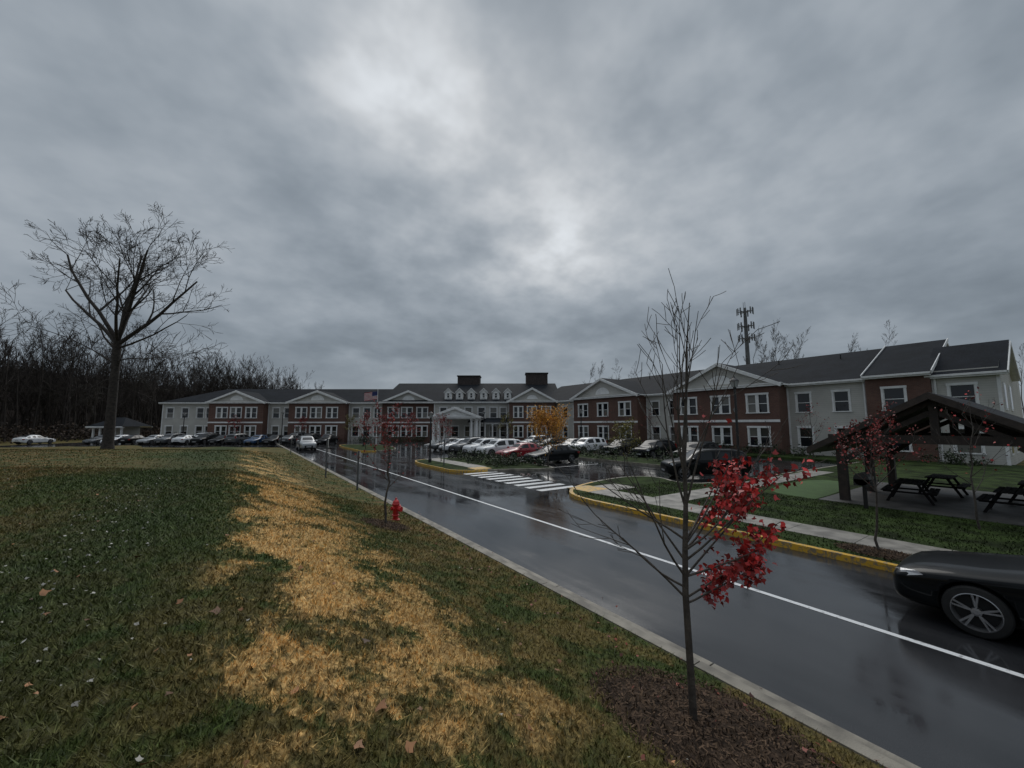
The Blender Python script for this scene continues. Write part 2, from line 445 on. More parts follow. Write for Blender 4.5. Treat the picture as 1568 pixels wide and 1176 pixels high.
# ---- right wing
mb=MB(); mb.T=Matrix(((0,1,0,46),(-1,0,0,60),(0,0,1,0),(0,0,0,1)))
def X_(t): return 60-t
def segR(ta,tb,kind,proj,wins,ped=None,back=6):
    bay(mb,X_(ta),X_(tb),proj,[(X_(a),w,k) for a,w,k in wins],EV,ped,kind,back)
segR(58,46.3,iS,0,[(50.5,1.1,'s'),(47.8,1.1,'s')])
segR(46.3,34,iB,2.0,[(44.2,1.9,'d'),(40.15,1.9,'d'),(36.1,1.9,'d')],10.0,6)
segR(34,28.6,iS,0,[(32.6,1.1,'s'),(29.9,1.1,'s')])
segR(28.6,17,iB,2.0,[(26.6,1.9,'d'),(22.8,1.9,'d'),(19,1.9,'d')],10.0,6)
segR(17,10.7,iS,0,[(15.6,1.1,'s'),(12.6,1.1,'s')])
segR(10.7,6.7,iB,.5,[(8.9,1.3,'s')])
segR(6.7,3.2,iS,0,[(5.1,1.3,'s')])
groof(mb,X_(60),X_(10.7),0,16,EV,10.9)
groof(mb,X_(10.7)+.02,X_(6.7),-.5,16.5,EV+.12,11.05,ox=.12)
groof(mb,X_(6.6),X_(3.2),-.02,9,EV-.1,9.9,ox=.4)
mb.face([(X_(3.2),0,0),(X_(3.2),16,0),(X_(3.2),16,EV),(X_(3.2),0,EV)],iS)
gablewall(mb,X_(3.2)+.001,0,9,EV,9.7,iS); gablewall(mb,X_(6.7)-.001,-.5,16.5,EV,10.9,iS); gablewall(mb,X_(10.7)+.01,-.5,16.5,EV,10.95,iT)
mb.beam((X_(3.2)+.45,-.5,EV-.5),(X_(3.2)+.45,4.5,9.65),.06,.3,iT); mb.beam((X_(3.2)+.45,9.5,EV-.5),(X_(3.2)+.45,4.5,9.65),.06,.3,iT)
mb.beam((X_(6.7)+.2,-1.0,EV-.12),(X_(6.7)+.2,8,11.0),.06,.3,iT); mb.beam((X_(10.7)-.12,-1.0,EV-.1),(X_(10.7)-.12,8,11.02),.06,.26,iT)
for y_ in (2,6):
    for z_ in (.95,4.35):
        mb.box(X_(3.2)+.003,X_(3.2)+.05,y_-.75,y_+.75,z_-.15,z_+1.95,iT); mb.box(X_(3.2)+.052,X_(3.2)+.06,y_-.6,y_+.6,z_,z_+1.8,iG)
for t_ in (10.9,6.5,17.1,28.5,34.1,46.4): downspout(mb,X_(t_),0 if t_ not in (10.9,6.5) else -.0,EV)
for t_,y_ in ((14,6),(20,6.5),(31,5.5),(38,6.5),(25,6),(43,6.2)):
    zz=EV+(10.9-EV)*y_/8; mb.lathe([(.06,zz-.2),(.06,zz+.45)],(X_(t_),y_,0),8,iD)
mb.obj('right_wing',BM_,bld,fix=False)
# ---- left wing (frontal)
mb=MB(); DL=74.0
o_=W(-65.9,DL); mb.T=Matrix(((CX,SX,0,o_[0]),(-SX,CX,0,o_[1]),(0,0,1,0),(0,0,0,1)))
k=.1233
def segL(a,b,kind,proj,wins,ped=None):
    bay(mb,(a-250)*k,(b-250)*k,proj,[((u-250)*k,w,kk) for u,w,kk in wins],EV,ped,kind,5)
segL(250,330,iS,0,[(262,1.2,'s'),(285,1.2,'s'),(308,1.2,'s'),(322,1.1,'s')])
segL(330,412,iB,1.5,[(350,1.9,'d'),(371,1.9,'d'),(394,1.9,'d')],9.4)
segL(412,450,iS,0,[(424,1.2,'s'),(442,1.2,'s')])
segL(450,535,iB,1.5,[(469,1.9,'d'),(491,1.9,'d'),(515,1.9,'d')],9.4)
segL(535,590,iS,0,[(546,1.2,'s'),(563,1.2,'s'),(579,1.2,'s')])
segL(590,668,iB,1.5,[(607,1.9,'d'),(627,1.9,'d'),(650,1.9,'d')],9.4)
groof(mb,0,(640-250)*k,0,14,EV,10.4,hipL=7.4)
mb.face([(0,0,0),(0,14,0),(0,14,EV),(0,0,EV)],iS)
for u in (329,413,449,536,589): downspout(mb,(u-250)*k,0,EV)
mb.obj('left_wing',BM_,bld,fix=False)
# ---- centre block
mb=MB(); o_=W(0,72); mb.T=Matrix(((CX,SX,0,o_[0]),(-SX,CX,0,o_[1]),(0,0,1,0),(0,0,0,1)))
bay(mb,-14.3,-.5,0,[(-12.6,1.2,'s'),(-10.4,1.2,'s'),(-8,1.2,'s'),(-5.6,1.2,'s'),(-3.4,1.2,'s'),(-1.6,1.1,'s')],EV,None,iS)
bay(mb,-.5,7.6,3,[(1.1,1.5,'d'),(3.5,1.5,'d'),(6.0,1.5,'d')],EV,9.6,iB,6)
groof(mb,-24,9,0,24,EV,11.9)
gablewall(mb,-24,0,24,EV,11.8,iS); gablewall(mb,9,0,24,EV,11.8,iS)
for dx in (-11.9,-9.8,-7.6,-5.3,-3.0,-.8):
    w=.66; y=1.0; z0=7.75; ze=9.2; zp=9.9
    wall(mb,dx-w,dx+w,z0,ze,y,[(dx-.24,dx+.24,z0+.35,ze-.3,'s')],iT,.08)
    for sx_ in (-w,w): mb.face([(dx+sx_,y,z0),(dx+sx_,y+5,z0),(dx+sx_,y+5,ze),(dx+sx_,y,ze)],iS)
    slab(mb,[(dx-w-.15,y-.2,ze-.1),(dx,y-.2,zp),(dx,y+6,zp),(dx-w-.15,y+6,ze-.1)],.16,iR)
    slab(mb,[(dx,y-.2,zp),(dx+w+.15,y-.2,ze-.1),(dx+w+.15,y+6,ze-.1),(dx,y+6,zp)],.16,iR)
    mb.face([(dx-w,y-.01,ze),(dx+w,y-.01,ze),(dx,y-.01,zp-.08)],iT)
for a,b,z in ((-11.6,-6.9,13.3),(3.0,7.6,13.9)):
    mb.box(a,b,11,14,9.5,z,iC); mb.box(a-.15,b+.15,10.85,14.15,z+.002,z+.22,iD)
# porch colonnade
mb.box(-7.5,-.6,-3.6,-.02,3.15,3.45,iT); mb.face([(-7.7,-3.9,3.46),(-.55,-3.9,3.46),(-.55,-.02,4.3),(-7.7,-.02,4.3)],iR)
for kx in range(6):
    xx=-7.3+kx*1.3; mb.lathe([(.2,.15),(.2,.3),(.14,.32),(.13,3.0),(.2,3.05),(.2,3.15)],(xx,-3.4,0),10,iT)
mb.box(-7.5,-.6,-3.8,-.02,0,.15,iV)
mb.obj('centre_block',BM_,bld,fix=False)
# ---- entrance portico
mb=MB(); o_=W(-8.7,60); mb.T=Matrix(((CX,SX,0,o_[0]),(-SX,CX,0,o_[1]),(0,0,1,0),(0,0,0,1)))
pediment(mb,-3.6,3.6,0,4.45,5.8,11.9,o=.35,vent=True,mi=iT)
mb.box(-3.6,3.6,-.0,.3,3.9,4.33,iT); mb.box(-3.6,-3.3,.302,11.9,3.9,4.33,iT); mb.box(3.3,3.6,.302,11.9,3.9,4.33,iT)
for xx in (-3.3,-2.5,2.5,3.3):
    for yy in (.25,5.5): mb.lathe([(.32,0),(.32,.7),(.2,.72),(.17,3.7),(.26,3.75),(.26,3.9)],(xx,yy,0),12,iT)
mb.box(-4.5,4.5,-.6,11.9,0,.12,iV)
mb.obj('entrance_portico',BM_,bld,fix=False)

# small porch house far left
mb=MB(); o_=W(-72,70); mb.T=Matrix(((CX,SX,0,o_[0]),(-SX,CX,0,o_[1]),(0,0,1,0),(0,0,0,1)))
groof(mb,-2.8,2.8,0,5,3.0,4.4,hipL=2.4,hipR=2.4)
for xx in (-2.5,-1.3,0,1.3,2.5): mb.box(xx-.12,xx+.12,.1,.34,0,2.8,iT)
mb.box(-2.7,2.7,3.4,3.5,0,2.9,iS); mb.box(-2.7,2.7,.1,.3,.5,.6,iT)
mb.obj('garden_shelter',BM_,fix=False)

# ------------------------------------------------------------------ trees
def tubes(segs,n):
    A=np.array([list(s[0])+list(s[1])+[s[2],s[3]] for s in segs])
    p0,p1,r0,r1=A[:,:3],A[:,3:6],A[:,6:7],A[:,7:8]
    d=p1-p0; d/=np.linalg.norm(d,axis=1,keepdims=True)+1e-9
    ref=np.where(np.abs(d[:,2:3])>.8,np.array([[1.,0,0]]),np.array([[0,0,1.]]))
    u=np.cross(d,ref);u/=np.linalg.norm(u,axis=1,keepdims=True)+1e-9; w=np.cross(d,u)
    N=len(A); V=np.zeros((N,2*n,3))
    for k in range(n):
        a=2*math.pi*k/n; e=u*math.cos(a)+w*math.sin(a)
        V[:,k]=p0+e*r0; V[:,n+k]=p1+e*r1
    base=(np.arange(N)*2*n)[:,None]; Fs=[]
    for k in range(n):
        k2=(k+1)%n; Fs.append(base+np.array([[k,k2,n+k2,n+k]]))
    return V.reshape(-1,3),np.concatenate(Fs,0)
def rv(r,s=1): return Vector((r.gauss(0,s),r.gauss(0,s),r.gauss(0,s)))
def grow(segs,p,d,L,r,lvl,P,rng,tips=None):
    n=P.get('n',5)
    if lvl>=3: n=max(3,n-2)
    p=Vector(p);d=Vector(d).normalized(); st=L/n; rr=r
    tr=P['taper']
    for i in range(n):
        d=(d+rv(rng,P['wig'])+Vector((0,0,P['up']))).normalized()
        q=p+d*st; r2=max(P['rmin'],r*(1-(1-tr)*(i+1)/n))
        segs.append((tuple(p),tuple(q),rr,r2)); 
        if lvl<P['max'] and i>=(P.get('bare',1) if lvl==0 else 1 if n>3 else 0):
            for _ in range(P['ch']):
                if rng.random()<P['pc']:
                    ang=math.radians(rng.uniform(*P['ang'])); az=rng.uniform(0,2*math.pi)
                    a=d.orthogonal().normalized(); b=d.cross(a)
                    nd=d*math.cos(ang)+(a*math.cos(az)+b*math.sin(az))*math.sin(ang)
                    grow(segs,q,nd,L*rng.uniform(*P['lr'])*(1-.35*i/n),max(P['rmin'],r2*rng.uniform(.45,.7)),lvl+1,P,rng,tips)
        p=q;rr=r2
    if tips is not None and lvl>=1: tips.append((tuple(p),lvl))
    return p,d
def leafcloud(pts,size,rng,n,jit,fold=.35):
    P=np.array(pts)[rng.randint(0,len(pts),n)]+rng.normal(0,jit,(n,3))
    a=rng.normal(size=(n,3));a/=np.linalg.norm(a,axis=1,keepdims=True)
    b=np.cross(a,rng.normal(size=(n,3)));b/=np.linalg.norm(b,axis=1,keepdims=True)
    c=np.cross(a,b)
    s=size*rng.uniform(.6,1.3,(n,1))
    V=np.stack([P-a*s*.5,P+b*s*.42+c*s*.12,P+a*s*.55,P-b*s*.42+c*s*.12],1).reshape(-1,3)
    Fq=np.arange(n*4).reshape(-1,4); return V,Fq
def shell(mats_parts,name,loc,parts,smooth=True):
    e=empty(name,loc)
    for pn,V,Fc,m in parts:
        link(pn,arrmesh(pn,V,Fc),[m],e,smooth)
    return e

# big bare tree
x_,y_=W(-33.7,33); z_=float(hgt(x_,y_))
rng=random.Random(14); segs=[]
P=dict(n=6,taper=.38,wig=.08,up=.035,rmin=.013,max=5,ch=2,pc=.55,ang=(24,54),lr=(.44,.66))
tr=[(0,0,-.2,.50),(.0,0,.6,.38),(.0,0,3,.33),(-.02,0,6,.30),(-.05,0,9.2,.28)]
for a,b in zip(tr[:-1],tr[1:]): segs.append((a[:3],b[:3],a[3],b[3]))
top=Vector((-.05,0,9.2))
for dx,dy,dz,L,r in ((-.95,.1,.9,8.6,.17),(-.50,-.25,1,8.6,.17),(-.12,.2,1,8.4,.16),(.32,-.1,1,8.2,.17),(.85,.1,.9,8.2,.17),(-.3,.7,1,7.4,.13),(.4,-.7,1,7.2,.13)):
    v=Vector((CX*dx+SX*dy,-SX*dx+CX*dy,dz))
    grow(segs,top-Vector((0,0,.3 if abs(dx)>.8 else 0)),v,L,r,1,P,rng)
P2=dict(P); P2['up']=-.01; P2['max']=4; P2['pc']=.60
for dx,dz,h,L,r in ((-1,.45,8.4,6.4,.09),(1,.40,8.6,6.4,.09),(1,.18,7.4,6.2,.06),(-1,.2,7.2,6.2,.06),(-.8,.0,6.0,5.2,.045),(.9,.05,5.8,5.2,.045),(.7,-.1,4.8,3.8,.03),(-.7,-.1,4.9,3.6,.03),(.3,.5,6.6,4,.05),(-.4,.5,6.4,4,.05)):
    v=Vector((CX*dx,-SX*dx,dz))+rv(rng,.2)
    grow(segs,(-.03,0,h),v,L,r,1,P2,rng)
fat=[s for s in segs if s[2]>.05]; thin=[s for s in segs if s[2]<=.05]
V1,F1=tubes(fat,9);V2,F2=tubes(thin,3)
shell(None,'bare_tree',(x_,y_,z_),[('trunk_and_limbs',V1,F1,BARK),('twigs',V2,F2,BARK)])

# distant woods : templates
def treetmpl(seed,Ht,mx=3,pc=.6,rm=.020):
    rg=random.Random(seed); sg=[]
    Pt=dict(n=6,taper=.3,wig=.06,up=.07,rmin=rm,max=mx,ch=2,pc=pc,ang=(18,42),lr=(.28,.48),bare=1)
    grow(sg,(0,0,-.3),(0,0,1),Ht,Ht*.010,0,Pt,rg); return tubes(sg,3)
tmA=[treetmpl(20+i,18,3,.66) for i in range(6)]
tmB=[treetmpl(60+i,18,4,.6,.014) for i in range(5)]
def scatter(name,places,mat,tm):
    Vs=[];Fs=[];o=0
    for (x,y,z,s) in places:
        V,Fq=tm[R.randrange(len(tm))]; a=R.uniform(0,6.28);c,sn=math.cos(a),math.sin(a)
        V2=np.stack([(V[:,0]*c-V[:,1]*sn)*s*1.1+x,(V[:,0]*sn+V[:,1]*c)*s*1.1+y,V[:,2]*s+z],-1)
        Vs.append(V2);Fs.append(Fq+o);o+=len(V2)
    return link(name,arrmesh(name,np.concatenate(Vs),np.concatenate(Fs)),[mat])
pl=[]
for i in range(430):
    u=R.random(); Y=60+110*u; X=-86-R.uniform(0,30)-(4 if Y<80 else 0)+ (6*u)
    x,y=W(X,Y); pl.append((x,y,0,R.uniform(.80,1.10)*(1.0-.02*u)))
for i in range(90):
    x,y=W(R.uniform(-150,-92),R.uniform(42,75)); pl.append((x,y,0,R.uniform(.8,1.1)))
scatter('bare_woodland',pl,BARKF,tmA)
# fine brushwood filling the depth of the wood
n=52000; u=NR.rand(n); Y=48+125*u; X=-94-NR.rand(n)*34+4*u
zz=1+15.5*NR.rand(n)**.75*(1-.10*u); x,y=CX*X+SX*Y,-SX*X+CX*Y
P_=np.stack([x,y,zz],-1); d_=NR.normal(0,.45,(n,3)); d_[:,2]=np.abs(d_[:,2])+.75; d_*=NR.uniform(.5,1.3,(n,1))
w_=np.cross(d_,NR.normal(size=(n,3))); w_/=np.linalg.norm(w_,axis=1,keepdims=True); w_*=NR.uniform(.02,.05,(n,1))
V=np.stack([P_-w_,P_+w_,P_+d_*1.2],1).reshape(-1,3)
link('brushwood',arrmesh('brushwood',V,np.arange(n*3).reshape(-1,3)),[BARKF])
# undergrowth + dark sheet added behind woods to darken bright gaps between trunks
mb=MB()
pr=[(-190,30,19),(-135,50,19),(-125,75,19),(-118,110,19),(-112,150,16),(-100,185,11),(-70,230,4),(-20,260,2)]
nn=220
pts=[]
for i in range(nn+1):
    f=i/nn*(len(pr)-1);j=min(int(f),len(pr)-2);g=f-j
    X=pr[j][0]*(1-g)+pr[j+1][0]*g;Y=pr[j][1]*(1-g)+pr[j+1][1]*g;h=pr[j][2]*(1-g)+pr[j+1][2]*g
    pts.append((*W(X,Y),*W(X*1.25,Y*1.2),h+R.uniform(-1.0,1.0)))
for a,b in zip(pts[:-1],pts[1:]):
    mb.face([(a[0],a[1],-.2),(b[0],b[1],-.2),(b[0]*.35+b[2]*.65,b[1]*.35+b[3]*.65,b[4]),(a[0]*.35+a[2]*.65,a[1]*.35+a[3]*.65,a[4])])
mb.obj('woods_dark_backing',[M('dark_backing',(.020,.016,.014),.95,.6,.25,spec=.1)])
pts_=[]
for i in range(700):
    Y=R.uniform(50,110); X=-80-R.uniform(0,22); x,y=W(X,Y); pts_.append((x,y,R.uniform(.2,2.2)))
V,Fq=leafcloud(pts_,.40,NR,9000,.8)
link('undergrowth',arrmesh('undergrowth',V,Fq),[M('undergrowth_leaf',(.040,.027,.019),.9,.4,.5,island=.6)])
# trees behind building
pl=[]
for u,v,Y in ((905,570,95),(915,566,95),(930,562,95),(940,563,97),(950,564,95),(965,570,95),(1010,566,88),(1032,562,85),(1165,522,78),(1180,510,75),(1192,514,77),(1205,512,75),(1218,512,77),(1232,522,75),(1275,532,74),(1290,529,72),(1306,532,72),(1360,522,68),(1374,518,66),(1563,550,60)):
    zt=3.1+(650-v)/600*Y; x,y=W((u-784)/600*Y,Y); pl.append((x,y,0,zt/21.5))
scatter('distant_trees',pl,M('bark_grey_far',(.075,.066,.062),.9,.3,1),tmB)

# young trees
def local(dx,dy,dz): return Vector((CX*dx+SX*dy,-SX*dx+CX*dy,dz))
def young(name,loc,Ht,r,spread,leafm,nleaf,lsize,seed,z0=1.0,pc=.6,jit=.10,mx=3,nb=11,barkm=None):
    rg=random.Random(seed); rn=np.random.RandomState(seed); sg=[];tips=[]
    n=10; pts=[Vector((0,0,-.1))]
    for i in range(n): pts.append(Vector((rg.gauss(0,.012*Ht),rg.gauss(0,.012*Ht),Ht*(i+1)/n)))
    rad=[max(.006,r*(1-.85*i/n)) for i in range(n+1)]
    for i in range(n): sg.append((tuple(pts[i]),tuple(pts[i+1]),rad[i],rad[i+1]))
    Pt=dict(n=5,taper=.3,wig=.07,up=.07,rmin=.003,max=mx,ch=1,pc=pc,ang=(20,45),lr=(.4,.65))
    for i in range(nb):
        f=i/(nb-1); h=z0+(Ht*.9-z0)*f; az=i*2.4+rg.uniform(-.4,.4); L=spread*(1-.55*f)*rg.uniform(.8,1.15)
        k=int(h/Ht*n); g=h/Ht*n-k; b=pts[k]*(1-g)+pts[min(n,k+1)]*g
        grow(sg,b,(math.cos(az),math.sin(az),.8+f*.9),L,max(.004,r*.42*(1-.5*f)),1,Pt,rg,tips)
    V1,F1=tubes(sg,6); parts=[('trunk_and_branches',V1,F1,barkm or BARKL)]
    if nleaf:
        lp=[t[0] for t in tips]; sp=[s[1] for s in sg[n:]]
        lp=lp+sp
        V,Fq=leafcloud(lp,lsize,rn,nleaf,jit); parts.append(('leaves',V,Fq,leafm))
    return shell(None,name,loc,parts)
def gz(x,y): return float(hgt(x,y))
young('red_maple_tree',(3.45,11.1,gz(3.45,11.1)),2.9,.035,1.25,DREDLEAF,620,.06,3,1.0,.7,.05)
young('red_maple_tree',(12.35,2.9,.15),2.75,.030,1.15,DREDLEAF,750,.055,8,1.25,.75,.07)
young('red_maple_tree',(13.6,29.8,.15),3.3,.04,1.4,DREDLEAF,500,.10,9,1.1,.7,.12)
young('yellow_maple_tree',(18.0,21.6,.15),3.3,.06,2.3,YELLEAF,3600,.11,10,.7,.8,.20,nb=15)
young('ornamental_tree',(20.8,17.2,.0),2.9,.04,1.3,OLIVELEAF,1100,.10,12,.8,.8,.18)
young('bare_sapling',(12.4,-3.2,.15),3.4,.03,1.2,None,0,.1,15)
young('bare_sapling',(17.4,1.9,.15),3.6,.03,1.3,REDLEAF,60,.07,16)
young('red_maple_tree',(12.8,50,.15),4,.05,1.6,DREDLEAF,500,.13,17)
for i,(X,Y) in enumerate(((-19,58),(-27,66),(-38,71),(-50,71),(-1,56),(5,52),(-13,50))):
    x,y=W(X,Y); young('red_maple_tree',(x,y,.1),4.0,.05,1.7,[DREDLEAF,OLIVELEAF,DREDLEAF][i%3],500,.15,30+i,1.2)
for i,t in enumerate((48,38,31,24,14,9)):
    young('bare_sapling',(42.5,t,.15),4.5,.05,1.6,DREDLEAF,120,.12,50+i,1.2)

# foreground red maple – explicit limbs
rg=random.Random(2); rn=np.random.RandomState(2); sg=[];lp=[]
tp=[(0,0,-.1,.042),(.0,0,.1,.036),(-.01,0,.6,.033),(-.02,.01,1.2,.030),(-.01,0,1.6,.027),(.02,0,2.1,.022),(.03,.02,2.6,.018),(.07,0,3.1,.013),(.10,.01,3.6,.009),(.15,0,4.1,.004)]
tps=[(local(a,b,c),r) for a,b,c,r in tp]
for a,b in zip(tps[:-1],tps[1:]): sg.append((tuple(a[0]),tuple(b[0]),a[1],b[1]))
Pt=dict(n=6,taper=.3,wig=.055,up=.05,rmin=.0028,max=3,ch=1,pc=.62,ang=(18,42),lr=(.35,.6))
limbs=[
 (-1,.2,.75,1.15,1.35,0),(-.9,-.4,.95,1.35,1.3,0),(-.6,.6,.9,1.5,1.2,0),(-.8,.0,.35,1.25,.8,0),(-.9,.3,.6,1.7,1.0,0),
 (1,.2,.75,1.35,1.3,1),(1,-.35,.85,1.5,1.2,1),(.9,.5,.55,1.6,1.2,1),(.8,-.2,.30,1.35,.8,1),(.8,.3,.8,1.65,1.1,1),(.9,.1,.55,1.15,.75,1),(1,0,.45,1.6,1.35,1),(.8,.6,.6,1.7,1.0,1),(1,.1,.25,1.1,.6,1),
 (-.35,.2,1.6,2.0,1.5,0),(.4,-.1,1.6,2.0,1.5,2),(-.25,-.3,1.9,2.2,1.5,0),(.3,.3,1.9,2.4,1.3,0),(-.15,.1,2.2,2.5,1.4,0),(.12,-.2,2.4,2.7,1.3,0),(-.3,.1,1.8,3.0,.9,0),(.2,.1,2,3.1,.8,0),(.5,.2,1.5,2.3,1.3,0),(-.5,-.2,1.4,2.3,1.2,0)]
for dx,dy,dz,h,L,lf in limbs:
    j=max(i for i in range(len(tp)) if tp[i][2]<=h); g=(h-tp[j][2])/(tp[j+1][2]-tp[j][2]); b=tps[j][0].lerp(tps[j+1][0],g)
    k0=len(sg); grow(sg,b,local(dx,dy,dz),L,.012 if h<2.2 else .009,1,Pt,rg)
    if lf:
        ss=sg[k0:]
        for s in ss:
            dd=(Vector(s[1])-b).length
            if lf==1 and dd>.22 and s[1][2]<2.45: lp+= [s[1]]*(3 if rg.random()<.5 else 1)
            if lf==2 and .5<dd<1.1 and rg.random()<.12: lp.append(s[1])
V1,F1=tubes(sg,8)
n=1450; PP=np.array(lp)[rn.randint(0,len(lp),n)]+rn.normal(0,.05,(n,3)); PP[:,2]-=rn.uniform(0,.05,n)
a=rn.normal(size=(n,3)); a[:,2]-=.9; a/=np.linalg.norm(a,axis=1,keepdims=True)
b=np.cross(a,rn.normal(size=(n,3)));b/=np.linalg.norm(b,axis=1,keepdims=True);c=np.cross(a,b)
def maple(PP,a,b,c,s):
    ring=[(0,0,0),(.26,.05,.03),(.55,.36,.10),(.30,.48,.04),(.16,.62,.03),(0,1.0,-.06),(-.16,.62,.03),(-.30,.48,.04),(-.55,.36,.10),(-.26,.05,.03)]
    V=np.stack([PP+(b*x+a*y+c*z)*s for x,y,z in ring],1)
    return V.reshape(-1,3),np.arange(len(PP)*10).reshape(-1,10)
s=.055*rn.uniform(.6,1.3,(n,1)); VL,FL=maple(PP,a,b,c,s)
shell(None,'red_maple_tree',(3.68,2.32,gz(3.68,2.32)-.02),[('trunk_and_branches',V1,F1,BARKL),('leaves',VL,FL,REDLEAF)])

# shrubs along the buildings
sp=[]
for i in range(70):
    t=R.uniform(4,52); x=R.uniform(43.2,44.2); r=R.uniform(.4,.8)
    for _ in range(14): sp.append((x+R.gauss(0,r*.45),t+R.gauss(0,r*.6),abs(R.gauss(.45,.35))))
for i in range(60):
    X=R.uniform(-64,-16);Y=71.5; x,y=W(X,Y)
    for _ in range(14): sp.append((x+R.gauss(0,.5),y+R.gauss(0,.4),abs(R.gauss(.4,.35))))
for i in range(26):
    x=R.uniform(14.5,18.2);y=R.uniform(22.5,31.5)
    for _ in range(12): sp.append((x+R.gauss(0,.28),y+R.gauss(0,.28),.15+abs(R.gauss(.25,.2))))
for i in range(30):
    x=R.uniform(26,29.5);y=R.uniform(17,39)
    for _ in range(14): sp.append((x+R.gauss(0,.4),y+R.gauss(0,.4),.15+abs(R.gauss(.4,.3))))
V,Fq=leafcloud(sp,.13,NR,26000,.10)
link('shrub_planting',arrmesh('shrub_planting',V,Fq),[SHRUB])

# ------------------------------------------------------------------ grass blades, leaves, mulch
def blades(name,n,y0,y1,pw,hs,wm):
    Yr=y0+(y1-y0)*NR.rand(n)**pw; Xr=(NR.rand(n)*3.1-1.75)*(Yr+.4)
    s=CX*Xr+SX*Yr; t=-SX*Xr+CX*Yr
    dm=np.hypot((s-3.72)/.88,(t-2.20)/1.10)
    dB=np.hypot(s-3.45,t-11.1)
    ok=(s<4.76)&(dm>1+NR.normal(0,.16,n))&(dB>.55+NR.normal(0,.08,n))
    s,t,Yr=s[ok],t[ok],Yr[ok]; n=len(s); z=hgt(s,t)
    hb=NR.uniform(.022,.056,n)*(1+.02*Yr)*hs; wb=NR.uniform(.0022,.0042,n)*(1+.28*Yr)*wm
    az=NR.rand(n)*6.283; ln=NR.normal(0,.032,(n,2))
    dx=np.cos(az)*wb;dy=np.sin(az)*wb
    V=np.stack([np.stack([s-dx,t-dy,z-.004],-1),np.stack([s+dx,t+dy,z-.004],-1),np.stack([s+ln[:,0],t+ln[:,1],z+hb],-1)],1).reshape(-1,3)
    link(name,arrmesh(name,V,np.arange(n*3).reshape(-1,3)),[BLADE])
blades('grass',300000,1.2,14.7,1.5,1,1)
blades('grass',60000,13,42,1.2,.95,1.1)
# lawn blades beyond the road
n=45000; s=NR.uniform(11.7,27,n); t=NR.uniform(-6,12.5,n)
ok=~((s>12.7)&(s<14.1))&~((t>8.95)&(t<10.25)&(s>14))&~((s>18.9)&(s<27.3)&(t<8.8))&~((t>11)&(s>19))
s,t=s[ok],t[ok]; n=len(s); az=NR.rand(n)*6.283; wb=.02; ln=NR.normal(0,.03,(n,2)); hb=NR.uniform(.03,.07,n)
V=np.stack([np.stack([s-np.cos(az)*wb,t-np.sin(az)*wb,0*s+.14],-1),np.stack([s+np.cos(az)*wb,t+np.sin(az)*wb,0*s+.14],-1),np.stack([s+ln[:,0],t+ln[:,1],.145+hb],-1)],1).reshape(-1,3)
link('lawn_grass',arrmesh('lawn_grass',V,np.arange(n*3).reshape(-1,3)),[M('lawn_blade',(.038,.058,.015),.7,.4,1.2,island=.5,spec=.2)])
def ground_leaves(name,n,size,mat,region,seed):
    rn=np.random.RandomState(seed); s,t=region(rn,n); n=len(s)
    z=np.where(s<4.79,hgt(s,t)+.035,np.where(s<5.2,.03,.01))
    PP=np.stack([s,t,z],-1); az=rn.rand(n)*6.283
    a=np.stack([np.cos(az),np.sin(az),rn.normal(0,.35,n)],-1);a/=np.linalg.norm(a,axis=1,keepdims=True)
    up=np.stack([rn.normal(0,.5,n),rn.normal(0,.5,n),np.ones(n)],-1)
    b=np.cross(up,a);b/=np.linalg.norm(b,axis=1,keepdims=True);c=np.cross(a,b)
    V,Fq=maple(PP,a,b,c,size*rn.uniform(.4,1.35,(n,1)))
    link(name,arrmesh(name,V,Fq),[mat])
def reg1(rn,n):
    Y=1.3+16*rn.rand(n)**1.3; X=(rn.rand(n)*2.6-1.7)*Y; s=CX*X+SX*Y;t=-SX*X+CX*Y; k=s<4.7; return s[k],t[k]
def reg0(rn,n):
    Y=1.5+4*rn.rand(n); X=(rn.rand(n)*2.2-1.3)*Y; s=CX*X+SX*Y;t=-SX*X+CX*Y; k=s<4.7; return s[k],t[k]
def reg2(rn,n):
    t=rn.uniform(1,16,n); s=-1.2+rn.normal(0,.45,n)-.05*t; return s,t
def reg3(rn,n):
    t=rn.uniform(-1,16,n); s=4.4+rn.normal(0,.4,n); return s,t
def reg4(rn,n):
    return 3.72+rn.normal(0,.42,n),2.2+rn.normal(0,.5,n)
ground_leaves('fallen_leaves',260,.055,BRNLEAF,reg1,1)
ground_leaves('fallen_leaves',26,.07,BRNLEAF,reg0,8)
ground_leaves('fallen_leaves',300,.034,PALELEAF,reg2,2)
ground_leaves('fallen_leaves',110,.030,PALELEAF,reg1,5)
ground_leaves('fallen_leaves',240,.040,M('fallen_leaf_red',(.22,.05,.03),.5,.3,4,island=.6),reg3,3)
ground_leaves('fallen_leaves',70,.045,M('fallen_leaf_dull_red',(.16,.045,.03),.5,.3,4,island=.7),reg4,9)
